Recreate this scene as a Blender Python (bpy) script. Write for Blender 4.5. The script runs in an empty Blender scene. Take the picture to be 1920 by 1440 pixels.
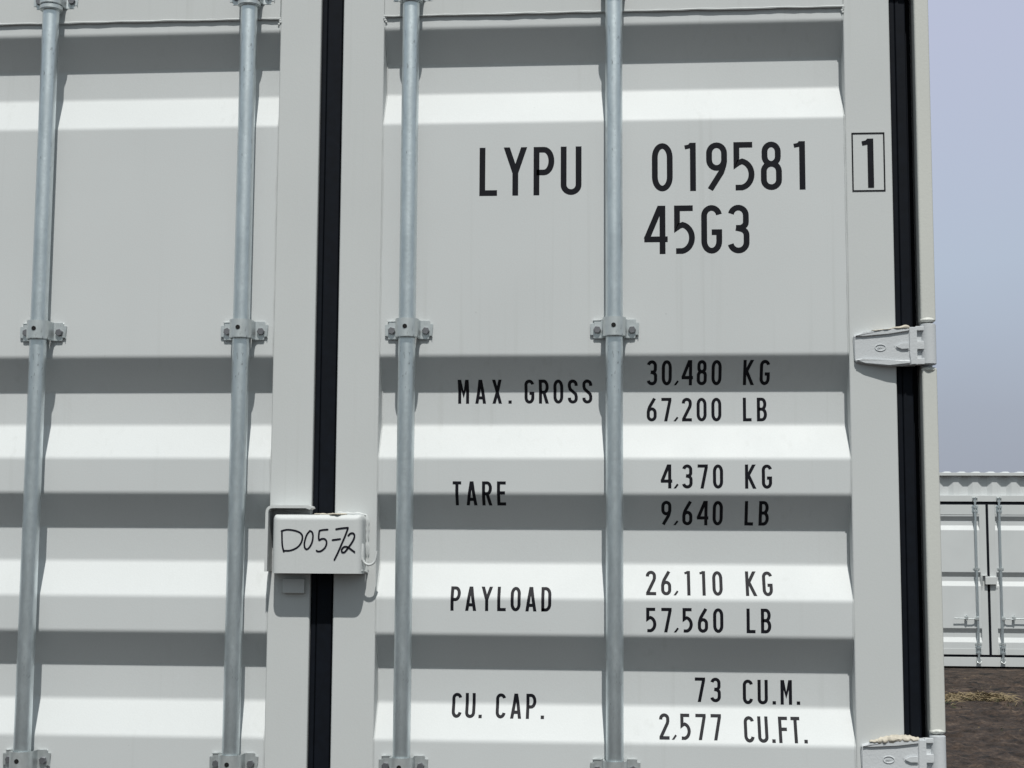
import bpy, bmesh, math, random
from mathutils import Vector, Matrix, noise
random.seed(7)
SC = bpy.context.scene
COL = SC.collection

# ------------------------------------------------------------------ camera
cam_d = bpy.data.cameras.new('camera'); cam = bpy.data.objects.new('camera', cam_d); COL.objects.link(cam)
SC.camera = cam
cam_d.sensor_width = 36; cam_d.lens = 36 * 2900 / 1920; cam_d.clip_start = .05; cam_d.clip_end = 3000
r_ = Vector((0.99692002, 0.07821119, 0.00578618)); u_ = Vector((0.0027571, -0.10868627, 0.99407228)); f_ = Vector((-0.07837645, 0.9909946, 0.10856715))
M = Matrix(((r_.x, u_.x, -f_.x), (r_.y, u_.y, -f_.y), (r_.z, u_.z, -f_.z))).to_4x4()
M.translation = Vector((0.6247, -3.0895, 1.64))
cam.matrix_world = M

# ------------------------------------------------------------------ world and sun
EL, AZ = math.radians(60.8), math.radians(7.8)          # sun high in front of the doors, a little to the right
w = bpy.data.worlds.new('World'); SC.world = w; w.use_nodes = True
nt = w.node_tree; nt.nodes.clear()
def N(nt, t, **k):
    n = nt.nodes.new(t)
    for a, b in k.items(): setattr(n, a, b)
    return n
out = N(nt, 'ShaderNodeOutputWorld'); bg1 = N(nt, 'ShaderNodeBackground'); bg2 = N(nt, 'ShaderNodeBackground'); mx = N(nt, 'ShaderNodeMixShader')
sky = N(nt, 'ShaderNodeTexSky', sky_type='NISHITA'); sky.sun_disc = False
sky.sun_elevation = EL; sky.sun_rotation = math.pi - AZ; sky.dust_density = 3.0; sky.air_density = 1.2
bg1.inputs[1].default_value = .07
tc = N(nt, 'ShaderNodeTexCoord'); sep = N(nt, 'ShaderNodeSeparateXYZ'); cr = N(nt, 'ShaderNodeValToRGB')
nz = N(nt, 'ShaderNodeTexNoise'); nz.inputs['Scale'].default_value = 3.2; nz.inputs['Detail'].default_value = 3
ma = N(nt, 'ShaderNodeMath', operation='MULTIPLY_ADD'); ma.inputs[1].default_value = .14; 
L = nt.links.new
L(tc.outputs['Generated'], nz.inputs['Vector']); L(tc.outputs['Generated'], sep.inputs[0])
L(nz.outputs['Fac'], ma.inputs[0]); L(sep.outputs['Z'], ma.inputs[2])
sub = N(nt, 'ShaderNodeMath', operation='SUBTRACT'); sub.inputs[1].default_value = .05; L(ma.outputs[0], sub.inputs[0]); L(sub.outputs[0], cr.inputs[0])
e = cr.color_ramp.elements
e[0].position = 0.0; e[0].color = (.335, .368, .440, 1)
e[1].position = 1.0; e[1].color = (.50, .58, .71, 1)
for p, c in ((.10, (.385, .425, .512, 1)), (.20, (.475, .545, .66, 1)), (.32, (.52, .56, .71, 1)), (.55, (.55, .61, .73, 1))):
    k = e.new(p); k.color = c
# unseen sky behind the camera, dimmed and made less blue to deepen shaded faces
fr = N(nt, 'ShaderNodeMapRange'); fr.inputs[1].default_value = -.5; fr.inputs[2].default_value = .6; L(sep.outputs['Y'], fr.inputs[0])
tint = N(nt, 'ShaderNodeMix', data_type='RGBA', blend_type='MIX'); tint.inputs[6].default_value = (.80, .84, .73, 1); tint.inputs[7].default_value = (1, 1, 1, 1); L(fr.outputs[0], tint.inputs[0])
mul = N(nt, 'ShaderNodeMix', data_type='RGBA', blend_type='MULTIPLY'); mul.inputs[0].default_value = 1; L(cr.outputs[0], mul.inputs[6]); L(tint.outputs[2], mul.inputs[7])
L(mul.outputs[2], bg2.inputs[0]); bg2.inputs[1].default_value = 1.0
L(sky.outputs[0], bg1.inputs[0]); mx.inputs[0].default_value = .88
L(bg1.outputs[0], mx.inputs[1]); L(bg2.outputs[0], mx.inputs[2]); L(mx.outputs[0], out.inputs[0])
sun_d = bpy.data.lights.new('sun', 'SUN'); sun_d.energy = 3.9; sun_d.angle = math.radians(.6); sun_d.color = (1, .975, .925)
sun = bpy.data.objects.new('sun', sun_d); COL.objects.link(sun)
sdir = Vector((math.sin(AZ) * math.cos(EL), -math.cos(AZ) * math.cos(EL), math.sin(EL)))
sun.rotation_euler = sdir.to_track_quat('Z', 'Y').to_euler(); sun.location = sdir * 50
SC.view_settings.view_transform = 'Standard'; SC.view_settings.look = 'None'; SC.view_settings.exposure = 0.03; SC.view_settings.gamma = 1

# ------------------------------------------------------------------ materials
def newmat(name):
    m = bpy.data.materials.new(name); m.use_nodes = True
    return m, m.node_tree, m.node_tree.nodes['Principled BSDF']
def noise_n(nt, vec, scale, detail=2, rough=.5):
    n = N(nt, 'ShaderNodeTexNoise'); n.inputs['Scale'].default_value = scale; n.inputs['Detail'].default_value = detail; n.inputs['Roughness'].default_value = rough
    nt.links.new(vec, n.inputs['Vector']); return n
def ramp(nt, src, stops):
    c = N(nt, 'ShaderNodeValToRGB'); el = c.color_ramp.elements
    el[0].position, el[0].color = stops[0][0], tuple(stops[0][1]) + (1,); el[1].position, el[1].color = stops[-1][0], tuple(stops[-1][1]) + (1,)
    for p, q in stops[1:-1]: k = el.new(p); k.color = tuple(q) + (1,)
    nt.links.new(src, c.inputs[0]); return c
def mapping(nt, vec, sc):
    m = N(nt, 'ShaderNodeMapping'); m.inputs['Scale'].default_value = sc; nt.links.new(vec, m.inputs[0]); return m
def mixc(nt, a, b, fac, mode='MIX'):
    m = N(nt, 'ShaderNodeMix', data_type='RGBA', blend_type=mode)
    for s, v in ((0, fac), (6, a), (7, b)):
        if hasattr(v, 'links') or hasattr(v, 'is_linked'): nt.links.new(v, m.inputs[s])
        else: m.inputs[s].default_value = v if s == 0 else tuple(v) + (1,)
    return m.outputs[2]
def paint(name, base, streaks=True, peel=.055, rough=.52):
    m, nt, p = newmat(name); L = nt.links.new; p.inputs['Specular IOR Level'].default_value = .30
    tc = N(nt, 'ShaderNodeTexCoord'); v = tc.outputs['Object']
    big = noise_n(nt, v, 2.2, 3)
    c = ramp(nt, big.outputs['Fac'], ((.3, [x * .965 for x in base]), (.7, [min(1, x * 1.02) for x in base]))).outputs[0]
    if streaks:   # faint rain streaks that run down, only in places
        mp = mapping(nt, v, (70, 70, 1.1)); st = noise_n(nt, mp.outputs[0], 1, 2)
        pl = noise_n(nt, mapping(nt, v, (3, 3, .8)).outputs[0], 1.6, 2)
        s1 = ramp(nt, st.outputs['Fac'], ((.57, (0, 0, 0)), (.70, (1, 1, 1)))).outputs[0]
        s2 = ramp(nt, pl.outputs['Fac'], ((.48, (0, 0, 0)), (.62, (.26, .26, .26)))).outputs[0]
        f = mixc(nt, s1, s2, 1.0, 'MULTIPLY')
        c = mixc(nt, c, [base[0] * .80, base[1] * .80, base[2] * .78], f)
    sp = N(nt, 'ShaderNodeTexVoronoi'); sp.inputs['Scale'].default_value = 26; L(v, sp.inputs['Vector'])  # rare dust specks
    s3 = ramp(nt, sp.outputs['Distance'], ((.0, (1, 1, 1)), (.055, (0, 0, 0)))).outputs[0]
    s4 = N(nt, 'ShaderNodeSeparateColor'); L(sp.outputs['Color'], s4.inputs[0])
    s5 = ramp(nt, s4.outputs[0], ((.90, (0, 0, 0)), (.93, (.5, .5, .5)))).outputs[0]
    c = mixc(nt, c, [x * .45 for x in base], mixc(nt, s3, s5, 1.0, 'MULTIPLY'))
    grain = noise_n(nt, v, 420, 2, .6)
    c = mixc(nt, c, ramp(nt, grain.outputs['Fac'], ((.25, (.80, .80, .80)), (.75, (1, 1, 1)))).outputs[0], .30, 'MULTIPLY')
    L(c, p.inputs['Base Color'])
    rr = N(nt, 'ShaderNodeMapRange'); rr.inputs[3].default_value = rough - .06; rr.inputs[4].default_value = rough + .08
    L(noise_n(nt, v, 9, 3).outputs['Fac'], rr.inputs[0]); L(rr.outputs[0], p.inputs['Roughness'])
    b1 = N(nt, 'ShaderNodeBump'); b1.inputs['Strength'].default_value = peel; b1.inputs['Distance'].default_value = .002
    L(noise_n(nt, v, 260, 2).outputs['Fac'], b1.inputs['Height'])
    b2 = N(nt, 'ShaderNodeBump'); b2.inputs['Strength'].default_value = .28; b2.inputs['Distance'].default_value = .004
    L(noise_n(nt, v, 3.5, 1).outputs['Fac'], b2.inputs['Height']); L(b1.outputs[0], b2.inputs['Normal']); L(b2.outputs[0], p.inputs['Normal'])
    return m
BASE = (.565, .590, .597)
PAINT = paint('door_paint', BASE)
PAINTF = paint('frame_paint', (.545, .568, .570), rough=.50)
PAINTW = paint('post_paint', (.565, .578, .548), rough=.5, peel=.12)
CAST = paint('cast_paint', (.555, .58, .60), streaks=False, peel=.22, rough=.40)
def galv(name, lo, hi, rough, met=.72):
    m, nt, p = newmat(name); L = nt.links.new
    v = N(nt, 'ShaderNodeTexCoord').outputs['Object']
    a = noise_n(nt, mapping(nt, v, (14, 14, 7)).outputs[0], 1.5, 4, .6)
    c = ramp(nt, a.outputs['Fac'], ((.3, lo), (.7, hi))).outputs[0]
    b = noise_n(nt, mapping(nt, v, (160, 160, 45)).outputs[0], 1, 3, .6)      # scratches and scuffs
    s = ramp(nt, b.outputs['Fac'], ((.61, (0, 0, 0)), (.68, (.8, .8, .8)))).outputs[0]
    pl = ramp(nt, noise_n(nt, v, 6, 2).outputs['Fac'], ((.50, (0, 0, 0)), (.60, (1, 1, 1)))).outputs[0]
    c = mixc(nt, c, [x * .45 for x in lo], mixc(nt, s, pl, 1.0, 'MULTIPLY'))
    sm = noise_n(nt, mapping(nt, v, (95, 95, 38)).outputs[0], 1, 4, .65)       # wiping marks of the zinc
    c = mixc(nt, c, ramp(nt, sm.outputs['Fac'], ((.35, (.90, .90, .90)), (.65, (1.05, 1.05, 1.05)))).outputs[0], .8, 'MULTIPLY')
    L(c, p.inputs['Base Color']); p.inputs['Metallic'].default_value = met
    rr = N(nt, 'ShaderNodeMapRange'); rr.inputs[3].default_value = rough - .03; rr.inputs[4].default_value = rough + .03
    L(a.outputs['Fac'], rr.inputs[0]); L(rr.outputs[0], p.inputs['Roughness'])
    b1 = N(nt, 'ShaderNodeBump'); b1.inputs['Strength'].default_value = .12; b1.inputs['Distance'].default_value = .002
    L(noise_n(nt, v, 120, 3).outputs['Fac'], b1.inputs['Height']); L(b1.outputs[0], p.inputs['Normal'])
    return m
GALV = galv('galvanised_steel', (.645, .705, .725), (.725, .785, .805), .42, 1.0)
GALVB = galv('galvanised_bracket', (.50, .54, .545), (.68, .72, .725), .42)
BOLT = galv('zinc_bolt', (.15, .155, .17), (.22, .225, .24), .55)
def plain(name, col, rough, bump=0, sc=100, spec=.5):
    m, nt, p = newmat(name); L = nt.links.new; p.inputs['Specular IOR Level'].default_value = spec
    v = N(nt, 'ShaderNodeTexCoord').outputs['Object']
    n = noise_n(nt, v, sc, 3)
    L(ramp(nt, n.outputs['Fac'], ((.3, [x * .8 for x in col]), (.7, [min(1, x * 1.2) for x in col]))).outputs[0], p.inputs['Base Color'])
    p.inputs['Roughness'].default_value = rough
    if bump:
        b = N(nt, 'ShaderNodeBump'); b.inputs['Strength'].default_value = bump; b.inputs['Distance'].default_value = .003; L(n.outputs['Fac'], b.inputs['Height']); L(b.outputs[0], p.inputs['Normal'])
    return m
RUBBER = plain('black_rubber', (.0028, .0046, .0085), .7, .1, 60, .16)
INK = plain('black_decal', (.005, .0055, .009), .6, spec=.18)
MARK = plain('marker_ink', (.005, .005, .012), .6, spec=.2)
SEAL = plain('cream_sealant', (.47, .435, .365), .8, .8, 55)
HOLE = plain('hole_black', (.003, .003, .003), .9)  # flat black standing in for the darkness inside holes
STRAW = plain('dry_grass', (.185, .142, .078), .8, 0, 3)
GREEN = plain('green_grass', (.035, .045, .012), .8, 0, 3)
DIRTY = plain('underframe_black', (.02, .02, .02), .7)
GL, gnt, gp = newmat('mud_ground')
v = N(gnt, 'ShaderNodeTexCoord').outputs['Object']
g1 = noise_n(gnt, mapping(gnt, v, (1, 1.3, 1)).outputs[0], 3.0, 8, .76); g2 = noise_n(gnt, v, 17, 5, .75)
c1 = ramp(gnt, g1.outputs['Fac'], ((.38, (.006, .004, .003)), (.45, (.034, .0225, .016)), (.55, (.066, .0445, .032)), (.66, (.15, .108, .078)))).outputs[0]  # dry and damp mud tones; near-black end also paints the shade of crevices
c2 = ramp(gnt, g2.outputs['Fac'], ((.36, (.28, .27, .26)), (.62, (1.4, 1.37, 1.34)))).outputs[0]
gnt.links.new(mixc(gnt, c1, c2, .8, 'MULTIPLY'), gp.inputs['Base Color']); gp.inputs['Roughness'].default_value = .95
b = N(gnt, 'ShaderNodeBump'); b.inputs['Strength'].default_value = .8; b.inputs['Distance'].default_value = .09
gnt.links.new(g2.outputs['Fac'], b.inputs['Height']); gnt.links.new(b.outputs[0], gp.inputs['Normal'])

# ------------------------------------------------------------------ helpers
def obj(name, bm, mats, parent=None, smooth=True, label=None):
    me = bpy.data.meshes.new(name)
    bmesh.ops.recalc_face_normals(bm, faces=bm.faces); bm.to_mesh(me); bm.free()
    if not isinstance(mats, (list, tuple)): mats = [mats]
    for m in mats: me.materials.append(m)
    if smooth: me.shade_smooth(); me.set_sharp_from_angle(angle=math.radians(35))
    o = bpy.data.objects.new(name, me); COL.objects.link(o)
    if smooth: wn = o.modifiers.new('normals', 'WEIGHTED_NORMAL'); wn.keep_sharp = True; wn.weight = 80
    if parent: o.parent = parent
    if label: o['label'] = label
    return o
def thing(name, loc, label, cat, group=None):
    o = bpy.data.objects.new(name, None); COL.objects.link(o); o.location = loc; o['label'] = label; o['category'] = cat
    if group: o['group'] = group
    return o
def merge(bm, tmp, mi=0):
    for f in tmp.faces: f.material_index = mi
    me = bpy.data.meshes.new('t'); tmp.to_mesh(me); tmp.free(); bm.from_mesh(me); bpy.data.meshes.remove(me)
def box(bm, x0, x1, y0, y1, z0, z1, bev=0, seg=2, mi=0):
    t = bmesh.new(); bmesh.ops.create_cube(t, size=1)
    for q in t.verts: q.co = Vector(((x0 + x1) / 2 + q.co.x * (x1 - x0), (y0 + y1) / 2 + q.co.y * (y1 - y0), (z0 + z1) / 2 + q.co.z * (z1 - z0)))
    if bev: bmesh.ops.bevel(t, geom=t.edges[:], offset=bev, segments=seg, affect='EDGES', profile=.5)
    merge(bm, t, mi)
def cyl(bm, p0, p1, r, n=24, r2=None, bev=0, mi=0):
    p0, p1 = Vector(p0), Vector(p1); d = p1 - p0
    t = bmesh.new(); bmesh.ops.create_cone(t, cap_ends=True, segments=n, radius1=r, radius2=r if r2 is None else r2, depth=d.length)
    if bev: bmesh.ops.bevel(t, geom=[e for e in t.edges if len(e.link_faces) == 2 and any(len(f.verts) > 4 for f in e.link_faces)], offset=bev, segments=2, affect='EDGES')
    t.transform(Matrix.Translation((p0 + p1) / 2) @ d.to_track_quat('Z', 'Y').to_matrix().to_4x4()); merge(bm, t, mi)
def prism(bm, pts, yf, yb, bev=0, mi=0, seg=2):
    """pts (x,z) outline; yf: front depth (number or function of x); yb back depth"""
    t = bmesh.new(); F = yf if callable(yf) else (lambda x: yf)
    a = [t.verts.new((x, F(x), z)) for x, z in pts]; b_ = [t.verts.new((x, yb, z)) for x, z in pts]
    ff = t.faces.new(a); t.faces.new(b_[::-1]); n = len(pts)
    for i in range(n): t.faces.new((a[i], b_[i], b_[(i + 1) % n], a[(i + 1) % n]))
    if bev: bmesh.ops.bevel(t, geom=list(ff.edges), offset=bev, segments=seg, affect='EDGES')
    merge(bm, t, mi)
def tube(bm, pts, r, n=8, jit=0, mi=0):
    pts = [Vector(p) for p in pts]; t = bmesh.new(); rings = []; up = None
    for i, p in enumerate(pts):
        d = (pts[min(i + 1, len(pts) - 1)] - pts[max(i - 1, 0)]).normalized()
        if up is None: up = d.orthogonal().normalized()
        up = (up - d * up.dot(d)).normalized(); s = d.cross(up)
        rr = r * (1 + jit * random.uniform(-1, 1))
        rings.append([t.verts.new(p + (up * math.cos(a) + s * math.sin(a)) * rr) for a in [k * 2 * math.pi / n for k in range(n)]])
    for q, w_ in zip(rings, rings[1:]):
        for k in range(n): t.faces.new((q[k], q[(k + 1) % n], w_[(k + 1) % n], w_[k]))
    t.faces.new(rings[0][::-1]); t.faces.new(rings[-1]); merge(bm, t, mi)
def fillet(pts, r, n=4):
    o = [pts[0]]
    for a, b_, c in zip(pts, pts[1:], pts[2:]):
        A, B, C_ = Vector(a), Vector(b_), Vector(c); u = (A - B).normalized(); v_ = (C_ - B).normalized()
        k = min(r, (A - B).length * .45, (C_ - B).length * .45); P, Q = B + u * k, B + v_ * k
        for i in range(n + 1):
            s = i / n; o.append(tuple(P * (1 - s) ** 2 + B * 2 * s * (1 - s) + Q * s * s))
    o.append(pts[-1]); return o
def ribbon_x(bm, prof, x0, x1, nx=1, mi=0):
    """prof list of (y,z) swept along x"""
    t = bmesh.new(); cols = []
    for i in range(nx + 1):
        x = x0 + (x1 - x0) * i / nx; cols.append([t.verts.new((x, y, z)) for y, z in prof])
    for a, b_ in zip(cols, cols[1:]):
        for k in range(len(prof) - 1): t.faces.new((a[k], a[k + 1], b_[k + 1], b_[k]))
    merge(bm, t, mi)
def interp(prof, z):
    for (y0, z0), (y1, z1) in zip(prof, prof[1:]):
        if (z0 - z) * (z1 - z) <= 0 and z0 != z1: return y0 + (y1 - y0) * (z - z0) / (z1 - z0)
    return prof[0][0]
def corr_profile(top, bot, facets, depth, lip=0.0, r=.005):
    pts = [(lip, top)]
    for a, b_, c, d in facets: pts += [(0, a), (depth, b_), (depth, c), (0, d)]
    pts.append((lip, bot)); return fillet(pts, r, 4)

# ------------------------------------------------------------------ stencil lettering
def arc(cx, cy, rx, ry, a0, a1, n=10):
    return [(cx + rx * math.cos(math.radians(a0 + (a1 - a0) * i / n)), cy + ry * math.sin(math.radians(a0 + (a1 - a0) * i / n))) for i in range(n + 1)]
def glyph(ch, t, W=.42):
    """centre-line strokes in a box one high; returns width, list of (points, closed, thickness, clip)"""
    l, b_, T = t / 2, t / 2, 1 - t / 2
    def S(*st): return [(s, False, t) for s in st]
    r = W - t / 2; R = (r - l) / 2; cx = (l + r) / 2
    if ch == 'L': W = .36; return W, S([(l, 1.1), (l, b_), (W, b_)])
    if ch == 'Y': W = .48; return W, S([(l * .9, 1.03), (W / 2, .47), (W / 2, -.1)], [(W - l * .9, 1.03), (W / 2, .47)])
    if ch == 'U': return W, S([(l, 1.1)] + arc(cx, b_ + R, R, R, 180, 360, 14) + [(r, 1.1)])
    if ch in '0O': return W, [(arc(cx, T - R * 1.6, R, R * 1.6, 0, 180, 18) + arc(cx, b_ + R * 1.6, R, R * 1.6, 180, 360, 18), True, t)]
    if ch == 'P': return W, S([(l, -.1), (l, T), (l + .08, T)] + arc(r - .15, T - .235, .15, .235, 90, -90, 14)[0:] + [(l, T - .47)])
    if ch == 'R': return W, S([(l, -.1), (l, T), (l + .08, T)] + arc(r - .14, T - .225, .14, .225, 90, -90, 14) + [(l, T - .45)], [(cx + .0, T - .45), (r + .01, -.03)])
    if ch == 'B': return W, S([(l, T - .42), (l, T), (l + .08, T)] + arc(r - .15, T - .21, .13, .21, 90, -90, 10) + [(l, T - .42)], [(l, T - .42), (l + .05, T - .42)] + arc(r - .15, (T - .42 + b_) / 2, .15, (T - .42 - b_) / 2, 90, -90, 12) + [(l, b_), (l, T - .3)])
    if ch == 'D': return W, S([(l, -.001), (l, T), (l + .07, T)] + arc(r - .17, T - .25, .17, .25, 90, 0, 8) + arc(r - .17, b_ + .25, .17, .25, 0, -90, 8) + [(0, b_)])
    if ch == '1':
        W = .21; x = W - t / 2
        return W, [([(x, -.1), (x, 1.1)], False, t), ([(x - .02, .985), (x - .07, .925), (x - .165, .905)], False, t * .72)]
    if ch == '7': return W, S([(0, T), (r + .005, T), (r + .005, T - .05), (l + .10, -.06)])
    if ch == '4': W = .475; xs = W - .105; return W, S([(xs, 1.02), (xs, -.1)], [(xs - .012, 1.05), (l * .75, .30)], [(0.0, .305), (W, .305)])
    if ch == '9': return W, [(arc(cx, T - R * 1.1, R, R * 1.1, 0, 180, 12) + arc(cx, .47 + R * 1.1, R, R * 1.1, 180, 360, 12), True, t), ([(r, T - R), (r, .60)] + [(r - .02, .50), (r - .06, .38), (l + .02, .025)], False, t)]
    if ch == '6':
        w9, s9 = glyph('9', t); return w9, [([(W - x, 1 - y) for x, y in s], c, k) for s, c, k in s9]
    if ch == '8': return W, [(arc(cx, T - R, R * .88, R, 0, 180, 12) + arc(cx, .54 + R, R * .88, R, 180, 360, 12), True, t), (arc(cx, .54 - R, R, R, 0, 180, 12) + arc(cx, b_ + R, R, R, 180, 360, 12), True, t)]
    if ch == '5': return W, S([(r + .02, T), (l + .002, T), (l + .002, .545), (l + .045, .575)] + arc(.125, .33, r - .125, .275, 78, -80, 16) + [(l - .02, t / 2)])
    if ch == '3': return W, S(arc(cx - .01, T - R * 1.05, R, R * 1.05, 168, 0, 12) + arc(cx - .01, .64, R, .12, 0, -75, 5) + [(cx - .06, .525)], [(cx - .06, .525)] + arc(cx - .01, .38, R + .01, .13, 75, 0, 5) + arc(cx - .01, b_ + R * 1.1, R + .01, R * 1.1, 0, -168, 12))
    if ch == '2': return W, S([(l, .76)] + arc(cx, T - R, R, R, 170, 0, 12) + [(r, .70), (r - .02, .62), (l + .005, .10), (l + .005, b_), (W, b_)])
    if ch in 'CG':
        s = arc(cx, T - R * 1.1, R, R * 1.1, 10, 180, 14) + arc(cx, b_ + R * 1.3, R, R * 1.3, 180, 360 if ch == 'G' else 350, 14)
        s += [(r, .44), (cx, .44)] if ch == 'G' else []
        return W, S(s)
    if ch == 'S': return W, S([(r, .74)] + arc(cx, T - R, R, R, 10, 180, 10) + [(l, .72), (l + .03, .61), (r - .03, .41), (r, .30)] + arc(cx, b_ + R, R, R, 0, -170, 10) + [(l, .25)])
    if ch == 'K': return W, S([(l, -.1), (l, 1.1)], [(W - .02, 1.06), (l, .42)], [(l + .07, .56), (W - .0, -.06)])
    if ch == 'M': W = .47; r = W - t / 2; return W, S([(l, -.1), (l, 1.0)], [(r, -.1), (r, 1.0)], [(l + .01, 1.03), (W / 2, .38), (r - .01, 1.03)])
    if ch == 'A': W = .46; return W, S([(l * .85, -.06), (W / 2 - .005, 1.04)], [(W - l * .85, -.06), (W / 2 + .005, 1.04)], [(.10, .25), (W - .10, .25)])
    if ch == 'X': return W, S([(l * .9, -.05), (W - l * .9, 1.05)], [(l * .9, 1.05), (W - l * .9, -.05)])
    if ch == 'T': W = .36; return W, S([(0, T), (W, T)], [(W / 2, 1 - t * .5), (W / 2, -.1)])
    if ch == 'E': W = .37; return W, S([(W, T), (l, T), (l, b_), (W, b_)], [(l, .52), (W - .03, .52)])
    if ch == 'F': W = .37; return W, S([(W, T), (l, T), (l, -.1)], [(l, .52), (W - .03, .52)])
    if ch == '.': return t * 1.1, [([(t * .55, 0), (t * .55, t * 1.05)], False, t * 1.05)]
    if ch == ',': return t * 1.2, [([(t * 1.25, t * 1.35), (t * .15, -t * .15)], False, t * .62)]
    return .3, []
def ribbon2d(bm, pts, closed, w):
    P = [Vector(p) for p in pts]; Q = [P[0]]
    for p in P[1:]:
        if (p - Q[-1]).length > 1e-5: Q.append(p)
    if closed and (Q[0] - Q[-1]).length < 1e-5: Q.pop()
    n = len(Q); Lf, Rt = [], []
    for i in range(n):
        a = Q[i - 1] if (closed or i > 0) else None; c = Q[(i + 1) % n] if (closed or i < n - 1) else None
        d1 = (Q[i] - a).normalized() if a is not None else None; d2 = (c - Q[i]).normalized() if c is not None else None
        d1 = d1 or d2; d2 = d2 or d1
        m = (d1 + d2); m = m.normalized() if m.length > 1e-6 else d1
        k = 1 / max(.45, m.dot(d1)); nn = Vector((-m.y, m.x)) * (w / 2 * k)
        Lf.append(bm.verts.new((*(Q[i] + nn), 0))); Rt.append(bm.verts.new((*(Q[i] - nn), 0)))
    for i in range(n if closed else n - 1):
        j = (i + 1) % n; bm.faces.new((Lf[i], Rt[i], Rt[j], Lf[j]))
def lettering(s, x0, x1, z0, h, t, prof, parent, label, off=.00015, gap=None):
    gl = [glyph(c, t) for c in s]; W = sum(g[0] for g in gl) * h
    gap = (x1 - x0 - W) / max(1, len(s) - 1)
    bm = bmesh.new(); x = x0; mono = all(c.isdigit() or c == ',' for c in s) and len(s) > 2
    if mono:                      # digits stand in equal slots, a comma takes a narrow one
        nd = sum(c.isdigit() for c in s); nc = len(s) - nd; slot = (x1 - x0 - .42 * h) / (nd - 1 + .39 * nc); xs_ = x0
    for ch, (w_, st) in zip(s, gl):
        if mono:
            if ch == ',': x = xs_ - slot + .42 * h + .10 * h; xs_ += .39 * slot
            else: x = xs_ + (.13 * h if ch == '1' else -.02 * h if ch == '4' else 0); xs_ += slot
        for i, (pts, closed, th) in enumerate(st):
            g = bmesh.new(); ribbon2d(g, pts, closed, th)
            if True:
                for z, sgn in ((0, -1), (1, 1)):
                    bmesh.ops.bisect_plane(g, geom=g.verts[:] + g.edges[:] + g.faces[:], plane_co=(0, z, 0), plane_no=(0, sgn, 0), clear_outer=True)
            for q in g.verts: q.co = Vector((x + q.co.x * h, -off - i * .00003, z0 + q.co.y * h))
            merge(bm, g)
        x += w_ * h + gap
    if prof:
        zs = [q.co.z for q in bm.verts]
        for y, z in prof:
            if min(zs) < z < max(zs): bmesh.ops.bisect_plane(bm, geom=bm.verts[:] + bm.edges[:] + bm.faces[:], plane_co=(0, 0, z), plane_no=(0, 0, 1))
        for q in bm.verts: q.co.y += interp(prof, q.co.z)
    me = bpy.data.meshes.new('lettering'); bm.normal_update()
    for f in bm.faces:
        if f.normal.y > 0: f.normal_flip()
    bm.to_mesh(me); bm.free(); me.materials.append(INK)
    o = bpy.data.objects.new('lettering', me); COL.objects.link(o); o.parent = parent; o['label'] = label
    return o

# ------------------------------------------------------------------ shared container body
def casting(root, x, y, z, sx, sy, sz):
    """corner casting: cast block, its oval holes shown by proud black insets; sx, sy, sz say which way it extends inward"""
    bm = bmesh.new(); a, b_, c = .162, .178, .118
    X0, X1 = sorted((x, x + sx * a)); Y0, Y1 = sorted((y, y + sy * b_)); Z0, Z1 = sorted((z, z + sz * c))
    box(bm, X0, X1, Y0, Y1, Z0, Z1, .006, 2)
    for yy, s in ((y, sy),):                                            # black inset for the oval hole on the end face
        pts = arc((X0 + X1) / 2, (Z0 + Z1) / 2 + .014, .035, .025, 0, 180, 8) + arc((X0 + X1) / 2, (Z0 + Z1) / 2 - .014, .035, .025, 180, 360, 8)
        f0, f1 = (yy - s * .0015, yy + s * .03)
        prism(bm, pts, f0, f1, 0, 1)
    pts = arc((Y0 + Y1) / 2, (Z0 + Z1) / 2 + .014, .035, .025, 0, 180, 8) + arc((Y0 + Y1) / 2, (Z0 + Z1) / 2 - .014, .035, .025, 180, 360, 8)
    t = bmesh.new(); vs = [t.verts.new((x - sx * .0015, p, q)) for p, q in pts]; vb = [t.verts.new((x + sx * .03, p, q)) for p, q in pts]
    t.faces.new(vs); n = len(pts)
    for i in range(n): t.faces.new((vs[i], vb[i], vb[(i + 1) % n], vs[(i + 1) % n]))
    merge(bm, t, 1)
    return obj('corner_casting', bm, [CAST, HOLE], root)

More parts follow.
